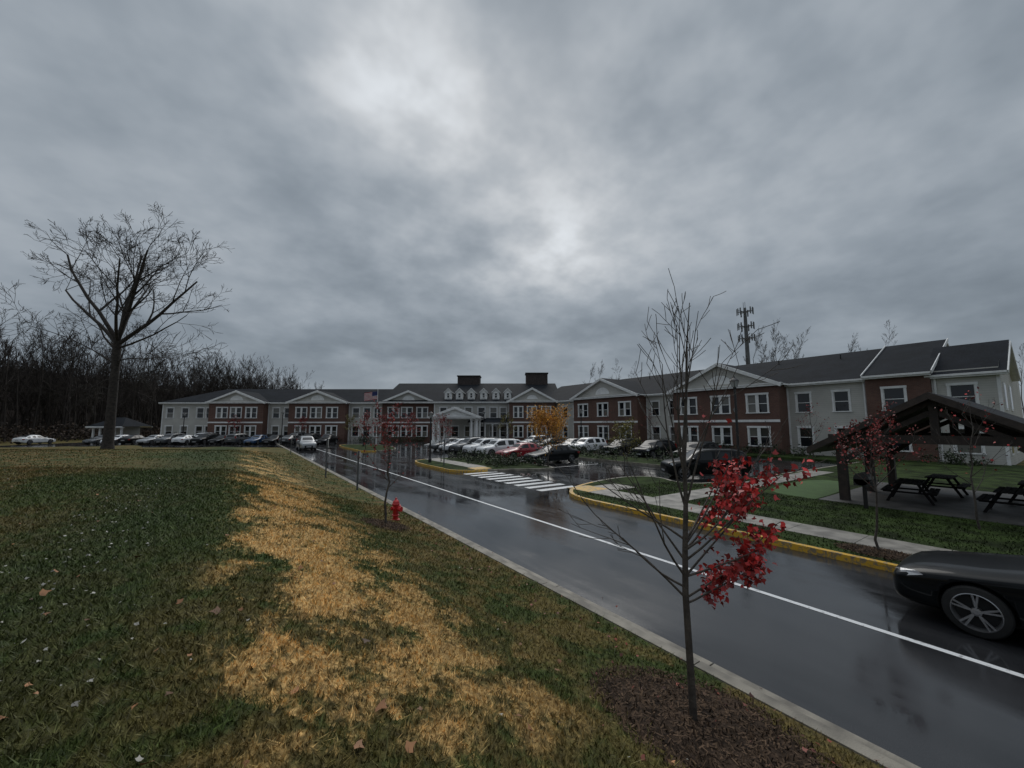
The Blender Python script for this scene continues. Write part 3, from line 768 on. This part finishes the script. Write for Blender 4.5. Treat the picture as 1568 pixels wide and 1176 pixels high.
# mulch
def mulch(cx,cy,rx,ry,seed,flat=None):
    rn=np.random.RandomState(seed); mb=MB(); n=40; rings=6
    def zz(x,y): return (gz(x,y) if flat is None else flat)
    cs=[]
    for j in range(rings+1):
        row=[]
        for k in range(n):
            a=2*math.pi*k/n; w=1+.06*math.sin(3*a+seed)+.04*math.sin(7*a)
            f=j/rings; x=cx+rx*f*w*math.cos(a); y=cy+ry*f*w*math.sin(a); x=min(x,4.77) if flat is None else x
            row.append((x,y,zz(x,y)+.045*(1-f**3)+.006-.02*(j==rings)))
        cs.append(row)
    for j in range(rings):
        for k in range(n): mb.face([cs[j][k],cs[j][(k+1)%n],cs[j+1][(k+1)%n],cs[j+1][k]])
    m=int(4200*rx*ry)+300
    for _ in range(m):
        a=rn.rand()*6.283;f=math.sqrt(rn.rand())*1.08; x=cx+rx*f*math.cos(a);y=cy+ry*f*math.sin(a)
        if flat is None and x>4.76: continue
        z=zz(x,y)+.045*max(0,1-f**3)+.01+rn.rand()*.012; b=rn.rand()*6.283; l=rn.uniform(.008,.035); w=rn.uniform(.003,.008)
        c_,s_=math.cos(b),math.sin(b); tz=rn.normal(0,.014)
        mb.face([(x-c_*l-s_*w,y-s_*l+c_*w,z-tz),(x-c_*l+s_*w,y-s_*l-c_*w,z-tz),(x+c_*l+s_*w,y+s_*l-c_*w,z+tz),(x+c_*l-s_*w,y+s_*l+c_*w,z+tz)],1)
    mb.obj('mulch_bed',[MULCH,CHIP],fix=False)
mulch(3.72,2.20,.88,1.08,1); mulch(3.45,11.1,.6,.7,2); mulch(12.3,2.9,.42,.8,3,.15); 

# ------------------------------------------------------------------ hydrant
mb=MB()
mb.lathe([(.13,0),(.13,.03),(.085,.035),(.08,.12),(.11,.13),(.11,.16),(.085,.17),(.085,.44),(.115,.45),(.115,.48),(.10,.50),(.085,.56),(.05,.60),(.03,.61),(.03,.66),(.001,.66)],(0,0,0),18)
mb.lathe([(.045,-.16),(.045,.16)],(0,0,.37),12,0,'x'); 
for sg_ in (-1,1): mb.lathe([(.06,-.03),(.06,.03)],(sg_*.15,0,.37),8,0,'x'); mb.lathe([(.02,-.02),(.02,.03)],(sg_*.19,0,.37),6,0,'x')
mb.lathe([(.065,-.2),(.065,-.08)],(0,0,.34),12,0,'y'); mb.lathe([(.08,-.03),(.08,.03)],(0,-.19,.34),8,0,'y')
for k_ in range(8):
    a=k_*math.pi/4; mb.lathe([(.012,.43),(.012,.50)],(.105*math.cos(a),.105*math.sin(a),0),6)
hy=mb.obj('fire_hydrant',[M('hydrant_red',(.50,.012,.014),.35,.2,6,coat=.3)],smooth=False); hy.location=(4.05,12.1,gz(4.05,12.1)); hy.rotation_euler=(0,0,.5)
bev=hy.modifiers.new('b','BEVEL'); bev.width=.006; bev.segments=2

# posts / lamps / flagpole / tower
def lamp(x,y,z,h):
    mb=MB(); mb.lathe([(.13,0),(.13,.25),(.07,.35),(.055,h-.55),(.08,h-.5),(.08,h-.42)],(0,0,0),10)
    mb.lathe([(.11,h-.42),(.19,h-.12)],(0,0,0),8,1); mb.lathe([(.24,h-.12),(.20,h-.06),(.06,h+.05),(.02,h+.14)],(0,0,0),8)
    for k_ in range(4):
        a=k_*math.pi/2+.4; mb.beam((.115*math.cos(a),.115*math.sin(a),h-.42),(.2*math.cos(a),.2*math.sin(a),h-.12),.02,.02)
    o=mb.obj('street_lamp',[BLKM,M('lamp_glass',(.35,.36,.36),.3,.1,3)]); o.location=(x,y,z)
lamp(20.9,10.05,.15,5.3); lamp(12.4,29.3,.15,3.9); lamp(32.5,33,.0,4.8); lamp(41.5,20,.15,4.6); lamp(14,56,.15,4.6)
for X,Y in ((-35,60),(-55,66),(-4,56)):
    x,y=W(X,Y); lamp(x,y,0,5)
def signpost(x,y,h,rz,plate):
    mb=MB(); mb.box(-.035,.035,-.03,.03,-.1,h)
    if plate: mb.box(-.15,.15,-.036,-.031,h-.48,h-.03,1); mb.box(-.13,.13,-.0385,-.0365,h-.46,h-.05,2)
    o=mb.obj('sign_post',[GALV,M('sign_white',(.6,.6,.6),.5,.05),M('sign_face',(.55,.55,.56),.5,.1,8)]); o.location=(x,y,gz(x,y) if x<4.79 else .1); o.rotation_euler=(0,0,rz)
signpost(4.55,19.0,1.75,math.pi/2+.15,True); signpost(3.95,23.4,2.1,math.pi/2+.1,True); signpost(4.3,45,1.6,math.pi/2,True); signpost(12.3,26.5,1.9,math.pi/2,True)
x,y=W(-20.6,60)
mb=MB(); mb.lathe([(.08,0),(.035,8.3),(.08,8.35),(.001,8.45)],(0,0,0),8)
nx,nz=10,6
def fz(i): return .10*math.sin(i*1.1)
for i in range(nx):
    for j in range(13):
        x0,x1=.04+i*.2,.04+(i+1)*.2; z0=8.2-(j+1)*.095;z1=8.2-j*.095
        mi=2 if (i<4 and j<7) else (1 if j%2==0 else 3)
        mb.face([(-x0,fz(i),z0-.03*i),(-x1,fz(i+1),z0-.03*(i+1)),(-x1,fz(i+1),z1-.03*(i+1)),(-x0,fz(i),z1-.03*i)],mi)
fp=mb.obj('flagpole',[TRIM,M('flag_red',(.35,.02,.03),.7,.1),M('flag_blue',(.02,.03,.12),.7,.1),M('flag_white',(.6,.6,.6),.7,.1)],fix=False); fp.location=(x,y,0); fp.rotation_euler=(0,0,-YAW)
x,y=W(67,110)
mb=MB(); mb.lathe([(.75,0),(.45,33),(.35,36.5)],(0,0,0),12)
for zt in (35.3,31.0,27.5):
    for k_ in range(3):
        a0=k_*2.094+.5
        for j in (-1,0,1):
            a=a0+j*.42; px,py=2.0*math.cos(a),2.0*math.sin(a)
            mb.beam((0,0,zt),(px,py,zt),.12,.12); mb.T=Matrix.Translation((px,py,zt))@Matrix.Rotation(a,4,'Z'); mb.box(.0,.15,-.15,.15,-1.0,1.0); mb.T=Matrix.Identity(4)
        mb.beam((2*math.cos(a0-.42),2*math.sin(a0-.42),zt+.4),(2*math.cos(a0+.42),2*math.sin(a0+.42),zt+.4),.1,.1)
for k_ in range(3): mb.beam((.3*math.cos(k_*2),.3*math.sin(k_*2),36),(.3*math.cos(k_*2),.3*math.sin(k_*2),38.2),.08,.08)
o=mb.obj('cell_tower',[M('tower_grey',(.10,.105,.11),.6,.2,1)]); o.location=(x,y,0)

# ------------------------------------------------------------------ pavilion
pv=empty('picnic_pavilion',(0,0,0))
mb=MB(); RO=shingle('pavilion_shingle',(.034,.036,.040))
t0,t1,s0,s1=-.2,6.0,19.1,27.6; tm_=(t0+t1)/2; zp=4.2; ze=2.45; sl=(zp-ze)/((t1-t0)/2)
def rs(ta,tb,za,zb):
    p=[(s0,ta,za),(s0,tb,zb),(s1,tb,zb),(s1,ta,za)]
    mb.face(p,1); q=[(a[0],a[1],a[2]-.24) for a in p]; mb.face(q[::-1],0)
    for k_ in range(4): mb.face([p[k_],q[k_],q[(k_+1)%4],p[(k_+1)%4]],0)
rs(t1+.5,tm_,ze-sl*.5,zp); rs(t0-.5,tm_,ze-sl*.5,zp)
for ss in (19.75,23.2,26.6):
    for tt in (t0+.45,t1-.45):
        mb.box(ss-.14,ss+.14,tt-.14,tt+.14,.15,2.42)
        sgn=1 if tt<tm_ else -1
        mb.beam((ss,tt,1.6),(ss,tt+sgn*.9,2.4),.15,.18)
        mb.beam((ss,tt,1.7),(ss+.7 if ss<26 else ss-.7,tt,2.4),.15,.18)
    mb.box(ss-.14,ss+.14,t0+.1,t1-.1,2.422,2.72)
    mb.beam((ss,tm_,2.6),(ss,tm_,3.9),.22,.22)
    for sgn in (-1,1):
        mb.beam((ss,tm_+sgn*1.6,2.64),(ss,tm_+sgn*.1,3.5),.15,.18)
        mb.beam((ss,tm_+sgn*(3.1),2.28),(ss,tm_,3.92),.18,.22)
for tt in (t0+.45,t1-.45): mb.box(s0+.2,s1-.2,tt-.12,tt+.12,2.424,2.70)
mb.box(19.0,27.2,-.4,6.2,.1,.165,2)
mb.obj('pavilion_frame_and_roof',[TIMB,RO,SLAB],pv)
TBL=M('table_dark',(.014,.013,.013),.8,.2,4,spec=.12)
def picnic(x,y,rz):
    mb=MB()
    for k_ in range(5): mb.box(-.9,.9,-.37+k_*.15,-.24+k_*.15,.72,.76)
    for sy in (-1,1):
        for k_ in range(2): mb.box(-.9,.9,sy*.62-.13+k_*.14,sy*.62-.01+k_*.14,.42,.46)
        for ex in (-.6,.6): mb.beam((ex,sy*.62,0),(ex,sy*.25,.72),.08,.08)
    for ex in (-.6,.6): mb.beam((ex,-.72,.38),(ex,.72,.38),.08,.06)
    o=mb.obj('picnic_table',[TBL]); o.location=(x,y,.165); o.rotation_euler=(0,0,rz)
picnic(21.3,1.5,0); picnic(21.5,4.0,.1); picnic(24.6,3.6,0); picnic(24.6,1.2,0)
mb=MB(); mb.box(-.05,.05,-.05,.05,0,.8); mb.box(-.3,.3,-.22,.22,.8,1.02); mb.lathe([(.22,-.3),(.22,.3)],(0,0,1.03),14,0,'x'); mb.box(-.35,.35,-.33,-.24,.95,1.0)
o=mb.obj('barbecue_grill',[BLKM]); o.location=(18.4,4.6,.15)

# ------------------------------------------------------------------ cars
TIRE=M('tyre_rubber',(.012,.012,.012),.75,.2,8); RIM=M('alloy_rim',(.35,.35,.36),.3,.1,5,metal=.8); CGL=M('car_glass',(.010,.011,.013),.04,.1,2)
HL=M('headlamp',(.45,.46,.48),.10,.1,9,coat=1); TL=M('taillamp',(.25,.01,.01),.2,.1,5,coat=.5)
def paint(name,c,metal=0,coat=.8,spec=.4): return M(name,c,.32,.05,2,coat=coat,metal=metal,spec=spec)
PW=paint('paint_white',(.72,.73,.74)); PS=paint('paint_silver',(.36,.37,.38),.5); PB=paint('paint_black',(.004,.005,.006),0,.30,.1); PR=paint('paint_red',(.28,.012,.02)); PBL=paint('paint_blue',(.02,.06,.14)); PG=paint('paint_grey',(.07,.075,.08),.3)
SED=[(2.36,.34,.52,.50,.54,.36),(2.32,.22,.76,.60,.66,.55),(2.17,.19,.86,.69,.75,.64),(1.80,.19,.90,.77,.84,.68),(1.3,.20,.91,.84,.91,.70),(.92,.20,.915,.90,.975,.70),(.80,.20,.915,.91,1.02,.68),
 (.22,.20,.915,.93,1.38,.57),(.10,.20,.915,.935,1.42,.565),(-.38,.20,.915,.94,1.46,.56),(-.47,.20,.915,.945,1.46,.56),(-1.05,.20,.91,.955,1.42,.555),(-1.20,.20,.91,.96,1.39,.56),(-1.72,.22,.90,.975,1.12,.66),(-1.85,.23,.89,.975,1.08,.68),(-2.22,.28,.86,.95,1.04,.68),(-2.34,.38,.78,.88,.96,.60),(-2.37,.45,.70,.75,.80,.50)]
SUV=[(2.32,.36,.60,.62,.72,.45),(2.26,.26,.78,.78,.88,.62),(2.05,.24,.88,.86,.97,.70),(1.7,.24,.92,.92,1.03,.74),(1.2,.24,.94,.97,1.08,.76),(1.08,.24,.94,.985,1.12,.75),
 (.50,.24,.94,1.00,1.58,.65),(.36,.24,.94,1.00,1.63,.645),(-.30,.24,.94,1.01,1.69,.64),(-.40,.24,.94,1.01,1.69,.64),(-1.35,.24,.94,1.03,1.67,.63),(-1.45,.24,.94,1.03,1.67,.63),(-2.0,.26,.93,1.05,1.60,.62),(-2.12,.28,.92,1.06,1.50,.64),(-2.28,.32,.88,1.05,1.14,.74),(-2.34,.40,.84,.90,.98,.70)]
def carmesh(name,ST,cab0,cabf,cabr,cab1,bp,wheels,rw,gap):
    bm=bmesh.new(); rings=[]
    for (x,zl,hw,sh,tp_,hr) in ST:
        zm=zl+(sh-zl)*.55
        half=[(0,zl),(hw*.82,zl),(hw*.965,zl+.06),(hw*.985,zl+.14),(hw,zm),(hw*.99,sh-.06),(hw*.955,sh),(hr+.02,tp_-.05 if tp_-sh>.2 else tp_-.02),(hr-.06,tp_),(0,tp_+.025)]
        full=half+[(-a,b) for a,b in half[-2:0:-1]]
        rings.append([bm.verts.new((x,a,b)) for a,b in full])
    n=len(rings[0])
    for i in range(len(ST)-1):
        xa,xb=ST[i][0],ST[i+1][0]
        for k_ in range(n):
            f=bm.faces.new((rings[i][k_],rings[i][(k_+1)%n],rings[i+1][(k_+1)%n],rings[i+1][k_]))
            kk=k_ if k_<9 else n-1-k_
            mi=0; xm=(xa+xb)/2
            if kk==6 and cab1<xm<cab0:
                mi=1
                if any(a<=xm<=b for a,b in bp): mi=0
            if kk==8 and (cabf<xm<cab0 or cab1<xm<cabr): mi=1
            if kk==0: mi=2
            f.material_index=mi
    bm.faces.new(rings[0][::-1]); bm.faces.new(rings[-1])
    bmesh.ops.recalc_face_normals(bm,faces=bm.faces)
    me=bpy.data.meshes.new(name+'_b'); bm.to_mesh(me); bm.free()
    for _ in range(6): me.materials.append(None)
    ob=bpy.data.objects.new(name+'_b',me); col().objects.link(ob)
    ss=ob.modifiers.new('s','SUBSURF'); ss.levels=2; ss.render_levels=2
    cm=MB()
    for wx in wheels:
        for sy in (-1,1): cm.lathe([(rw+.045,-.3),(rw+.045,.3)],(wx,sy*.86,rw+.01),36,2,'y')
    co=cm.obj(name+'_c',[PW,PW,PW]); bo=ob.modifiers.new('b','BOOLEAN'); bo.object=co; bo.operation='DIFFERENCE'; bo.solver='EXACT'
    dg=bpy.context.evaluated_depsgraph_get(); dg.update(); em=bpy.data.meshes.new_from_object(ob.evaluated_get(dg),depsgraph=dg)
    bpy.data.objects.remove(ob); bpy.data.objects.remove(co)
    for p in em.polygons:
        p.use_smooth=True
        if p.material_index>5: p.material_index=2
    p=MB()
    for wx in wheels:
        for sy in (-1,1):
            yo=sy*(.80 if name!='suv' else .82)
            p.T=Matrix.Translation((wx,yo,rw))@(Matrix.Rotation(math.pi,4,'Z') if sy>0 else Matrix.Identity(4))
            p.lathe([(rw*.70,-.10),(rw*.74,-.115),(rw*.94,-.105),(rw,-.075),(rw,.09),(rw*.9,.11),(rw*.6,.11)],(0,0,0),36,2,'y',False)
            p.lathe([(rw*.735,-.112),(rw*.70,-.118),(rw*.66,-.07),(rw*.64,-.02)],(0,0,0),36,3,'y',False)
            p.lathe([(rw*.66,-.021),(rw*.66,-.01)],(0,0,0),24,2,'y')
            p.lathe([(.06,-.03),(.055,-.095),(.03,-.10)],(0,0,0),12,3,'y')
            for k_ in range(5):
                for da in (-.13,.13):
                    a=k_*2*math.pi/5+.3
                    p.beam((math.cos(a)*.04,-.085,math.sin(a)*.04),(math.cos(a+da)*rw*.70,-.10,math.sin(a+da)*rw*.70),.020,.024,3)
    p.T=Matrix.Identity(4)
    fr=ST[0][0]
    suv=(name=='suv')
    for sy in (-1,1):
        if suv: pts_=[(2.23,.50,.70),(2.02,.86,.76),(1.86,.905,.86),(2.0,.84,.90),(2.2,.60,.86)]
        else: pts_=[(2.30,.52,.57),(2.16,.80,.61),(1.90,.895,.71),(1.98,.85,.745),(2.19,.70,.70),(2.29,.52,.645)]
        cen=Vector((sum(a[0] for a in pts_)/len(pts_),sum(a[1] for a in pts_)/len(pts_),sum(a[2] for a in pts_)/len(pts_)))+Vector((.07,.05,.01))
        cen=(cen.x,cen.y*sy,cen.z)
        for k_ in range(len(pts_)):
            a=pts_[k_];b=pts_[(k_+1)%len(pts_)]
            p.face([(a[0]+.02,(a[1]+.015)*sy,a[2]),(b[0]+.02,(b[1]+.015)*sy,b[2]),cen],4)
        xr=ST[-2][0]+.03
        if suv: p.box(xr-.03,xr+.12,sy*.80-.09,sy*.80+.09,.92,1.3,5)
        else: p.box(xr-.02,xr+.25,sy*.72-.14,sy*.72+.14,.72,.88,5)
        mx_=.72 if not suv else .9; mz=1.01 if not suv else 1.12
        p.T=Matrix.Translation((mx_,sy*1.0,mz)); p.lathe([(.03,-.13),(.08,-.11),(.095,0),(.08,.10),(.03,.12)],(0,0,0),10,0,'y'); p.T=Matrix.Identity(4)
        p.box(-1.0,.95,sy*.90-.02,sy*.90+.02,.22,.30,2)
        for hx in (-.25,-1.05): p.box(hx-.09,hx+.09,sy*.925-.012,sy*.925+.012,.80 if not suv else .9,.825 if not suv else .925,0)
    p.box(fr-.10,fr+.012,-.45,.45,.30 if not suv else .36,.46 if not suv else .60,2)
    p.box(fr+.013,fr+.02,-.26,.26,.40,.50,3 if not suv else 4)
    p.box(ST[-1][0]-.012,ST[-1][0]+.02,-.26,.26,.62 if not suv else .75,.74 if not suv else .87,4)
    p.box(-2.0,2.0,-.62,.62,.18,.4,2)
    if suv:
        for sy in (-1,1): p.beam((-1.6,sy*.6,1.73),(.2,sy*.6,1.73),.03,.03,2)
    pm=bpy.data.meshes.new('p'); pm.from_pydata(p.v,[],p.f); pm.polygons.foreach_set('material_index',p.m)
    bm=bmesh.new(); bm.from_mesh(pm); bmesh.ops.recalc_face_normals(bm,faces=bm.faces); bm.from_mesh(em)
    out=bpy.data.meshes.new(name); bm.to_mesh(out); bm.free()
    for m_ in (PB,CGL,TIRE,RIM,HL,TL): out.materials.append(m_)
    return out
sedan=carmesh('sedan',SED,.86,.16,-1.12,-1.78,[(-.47,-.38),(-1.2,-1.1)],(1.42,-1.40),.345,0)
suvm=carmesh('suv',SUV,1.14,.43,-2.06,-2.30,[(-.40,-.30),(-1.45,-1.35),(-2.2,-1.95)],(1.42,-1.38),.36,0)
def car(kind,x,y,rz,pm,name='parked_car',sc_=1):
    o=bpy.data.objects.new(name,sedan if kind=='s' else suvm); col().objects.link(o)
    o.location=(x,y,.0); o.rotation_euler=(0,0,rz); o.scale=(sc_,)*3
    o.material_slots[0].link='OBJECT'; o.material_slots[0].material=pm
car('s',9.98,-.34,math.pi/2,PB,'black_sedan',1.03)
car('v',6.9,55,-math.pi/2,PS,'silver_suv')
rowc=[('s',PW),('s',PG),('s',PW),('s',PB),('s',PS),('v',PG),('s',PW),('v',PB),('s',PB),('v',PG),('s',PBL),('s',PB),('s',PG),('v',PB),('s',PB)]
for i,(kd,pm) in enumerate(rowc):
    X=-68.0+i*2.75 + (0 if i else -8); x,y=W(X,63); car(kd,x,y,-YAW-math.pi/2+R.uniform(-.04,.04)+(math.pi if i%3==0 else 0),pm)
for i,(kd,pm) in enumerate((('s',PB),('v',PW),('s',PG),('s',PB),('v',PG),('s',PS))):
    x,y=W(-60+i*5.5,69.5); car(kd,x,y,-YAW-math.pi/2,pm)
for kd,pm,x,y,rz in (('v',PG,21.2,38.6,0),('v',PW,21.2,35.7,0),('v',PW,21.2,32.9,0),('s',PR,21.2,29.3,0),('s',PB,21.2,25.0,0),
                     ('v',PW,31.9,31.5,0),('s',PG,32.4,34.5,0),('v',PB,31.9,26.5,0),('v',PB,31.9,22.9,0),('s',PB,32,38,0),('v',PS,32,41,0),('s',PW,21.2,41.5,0),('s',PG,21.2,44.4,0)):
    car(kd,x,y,math.pi+rz+R.uniform(-.03,.03),pm)
car('v',22.6,12.9,math.pi/2+.9,PB)
car('v',31.5,18.5,math.pi,PB)

# ------------------------------------------------------------------ world
w=bpy.data.worlds.new('World'); sc.world=w; w.use_nodes=True
t=NT(w.node_tree); t.n.clear()
out=t.new('ShaderNodeOutputWorld'); sky=t.new('ShaderNodeTexSky'); sky.sky_type='NISHITA'; sky.sun_disc=False
SUN_EL=math.radians(42); SAZ=math.radians(38)
sky.sun_elevation=SUN_EL; sky.sun_rotation=SAZ
bg1=t.new('ShaderNodeBackground'); t.l.new(sky.outputs[0],bg1.inputs[0]); bg1.inputs[1].default_value=.05
g=t.new('ShaderNodeTexCoord').outputs['Generated']
nrm=t.new('ShaderNodeVectorMath',operation='NORMALIZE'); t.l.new(g,nrm.inputs[0]); d=nrm.outputs[0]
sp_=t.new('ShaderNodeSeparateXYZ'); t.l.new(d,sp_.inputs[0])
z=t.m('MAXIMUM',sp_.outputs[2],0.0); inv=t.m('DIVIDE',1.0,t.m('ADD',z,.30))
px=t.m('MULTIPLY',sp_.outputs[0],inv); py=t.m('MULTIPLY',sp_.outputs[1],inv)
cb=t.new('ShaderNodeCombineXYZ'); t.l.new(px,cb.inputs[0]); t.l.new(py,cb.inputs[1]); cb.inputs[2].default_value=3.7
pv_=cb.outputs[0]
n1=t.noise(pv_,2.2,4,.48,.15); n2=t.noise(pv_,.9,2,.5); n3=t.noise(pv_,7.0,3,.55)
cl=t.m('ADD',t.m('MULTIPLY',n1,.6),t.m('MULTIPLY',n2,.4))
off=t.m('MULTIPLY',t.m('SUBTRACT',n1,.5),.45)
pxw=t.m('ADD',px,off); pyw=t.m('SUBTRACT',py,off)
def blob(cx,cy,r,ry=None):
    a=t.m('DIVIDE',t.m('SUBTRACT',pxw,cx),r); b=t.m('DIVIDE',t.m('SUBTRACT',pyw,cy),ry or r)
    d2=t.m('ADD',t.m('MULTIPLY',a,a),t.m('MULTIPLY',b,b)); return t.m('EXPONENT',t.m('MULTIPLY',d2,-1.0))
bl=t.m('ADD',t.m('MULTIPLY',blob(.815,.938,.27),.50),t.m('MULTIPLY',blob(.351,.72,.13),.60))
bl=t.m('ADD',bl,t.m('MULTIPLY',blob(.12,.68,.14),.50)); bl=t.m('ADD',bl,t.m('MULTIPLY',blob(.65,.75,.85),.26))
bl=t.m('MULTIPLY',bl,t.mr(n3,.25,.75,.75,1.25)) 
lum=t.m('ADD',t.mr(cl,.30,.70,.205,.385),t.m('MULTIPLY',bl,.42))
lum=t.m('MULTIPLY',lum,t.mr(n3,.25,.75,.93,1.07))
hz=t.mr(z,.0,.20,1,0); lum=t.m('ADD',t.m('MULTIPLY',lum,t.m('SUBTRACT',1.0,t.m('MULTIPLY',hz,.7))),t.m('MULTIPLY',hz,.235))
lum=t.m('ADD',lum,t.m('MULTIPLY',t.mr(z,.78,.96),.9))
tint=t.mix(t.mr(lum,.15,.65),(.83,.985,1.15),(.95,1.0,1.05))
cc=t.new('ShaderNodeCombineColor')
for i in range(3): t.l.new(lum,cc.inputs[i])
cfin=t.mix(1.0,cc.outputs[0],tint,'MULTIPLY')
bg2=t.new('ShaderNodeBackground'); t.l.new(cfin,bg2.inputs[0]); bg2.inputs[1].default_value=1.0
mx=t.new('ShaderNodeMixShader'); mx.inputs[0].default_value=.95
t.l.new(bg1.outputs[0],mx.inputs[1]); t.l.new(bg2.outputs[0],mx.inputs[2]); t.l.new(mx.outputs[0],out.inputs[0])
sl_=bpy.data.lights.new('sun','SUN'); sl_.energy=.8; sl_.angle=math.radians(35); sl_.color=(1,.97,.92)
so=bpy.data.objects.new('sun',sl_); col().objects.link(so)
dv=Vector((math.cos(SUN_EL)*math.sin(SAZ),math.cos(SUN_EL)*math.cos(SAZ),math.sin(SUN_EL)))
so.rotation_euler=dv.to_track_quat('Z','Y').to_euler(); so.location=(0,0,40)

# ------------------------------------------------------------------ camera
cd=bpy.data.cameras.new('camera'); cam=bpy.data.objects.new('camera',cd); col().objects.link(cam)
cd.sensor_width=36; cd.lens=F/1568*36; cd.clip_start=.05; cd.clip_end=3000
cam.location=(0,0,H); cam.rotation_euler=(math.pi/2+TH,0,-YAW); sc.camera=cam
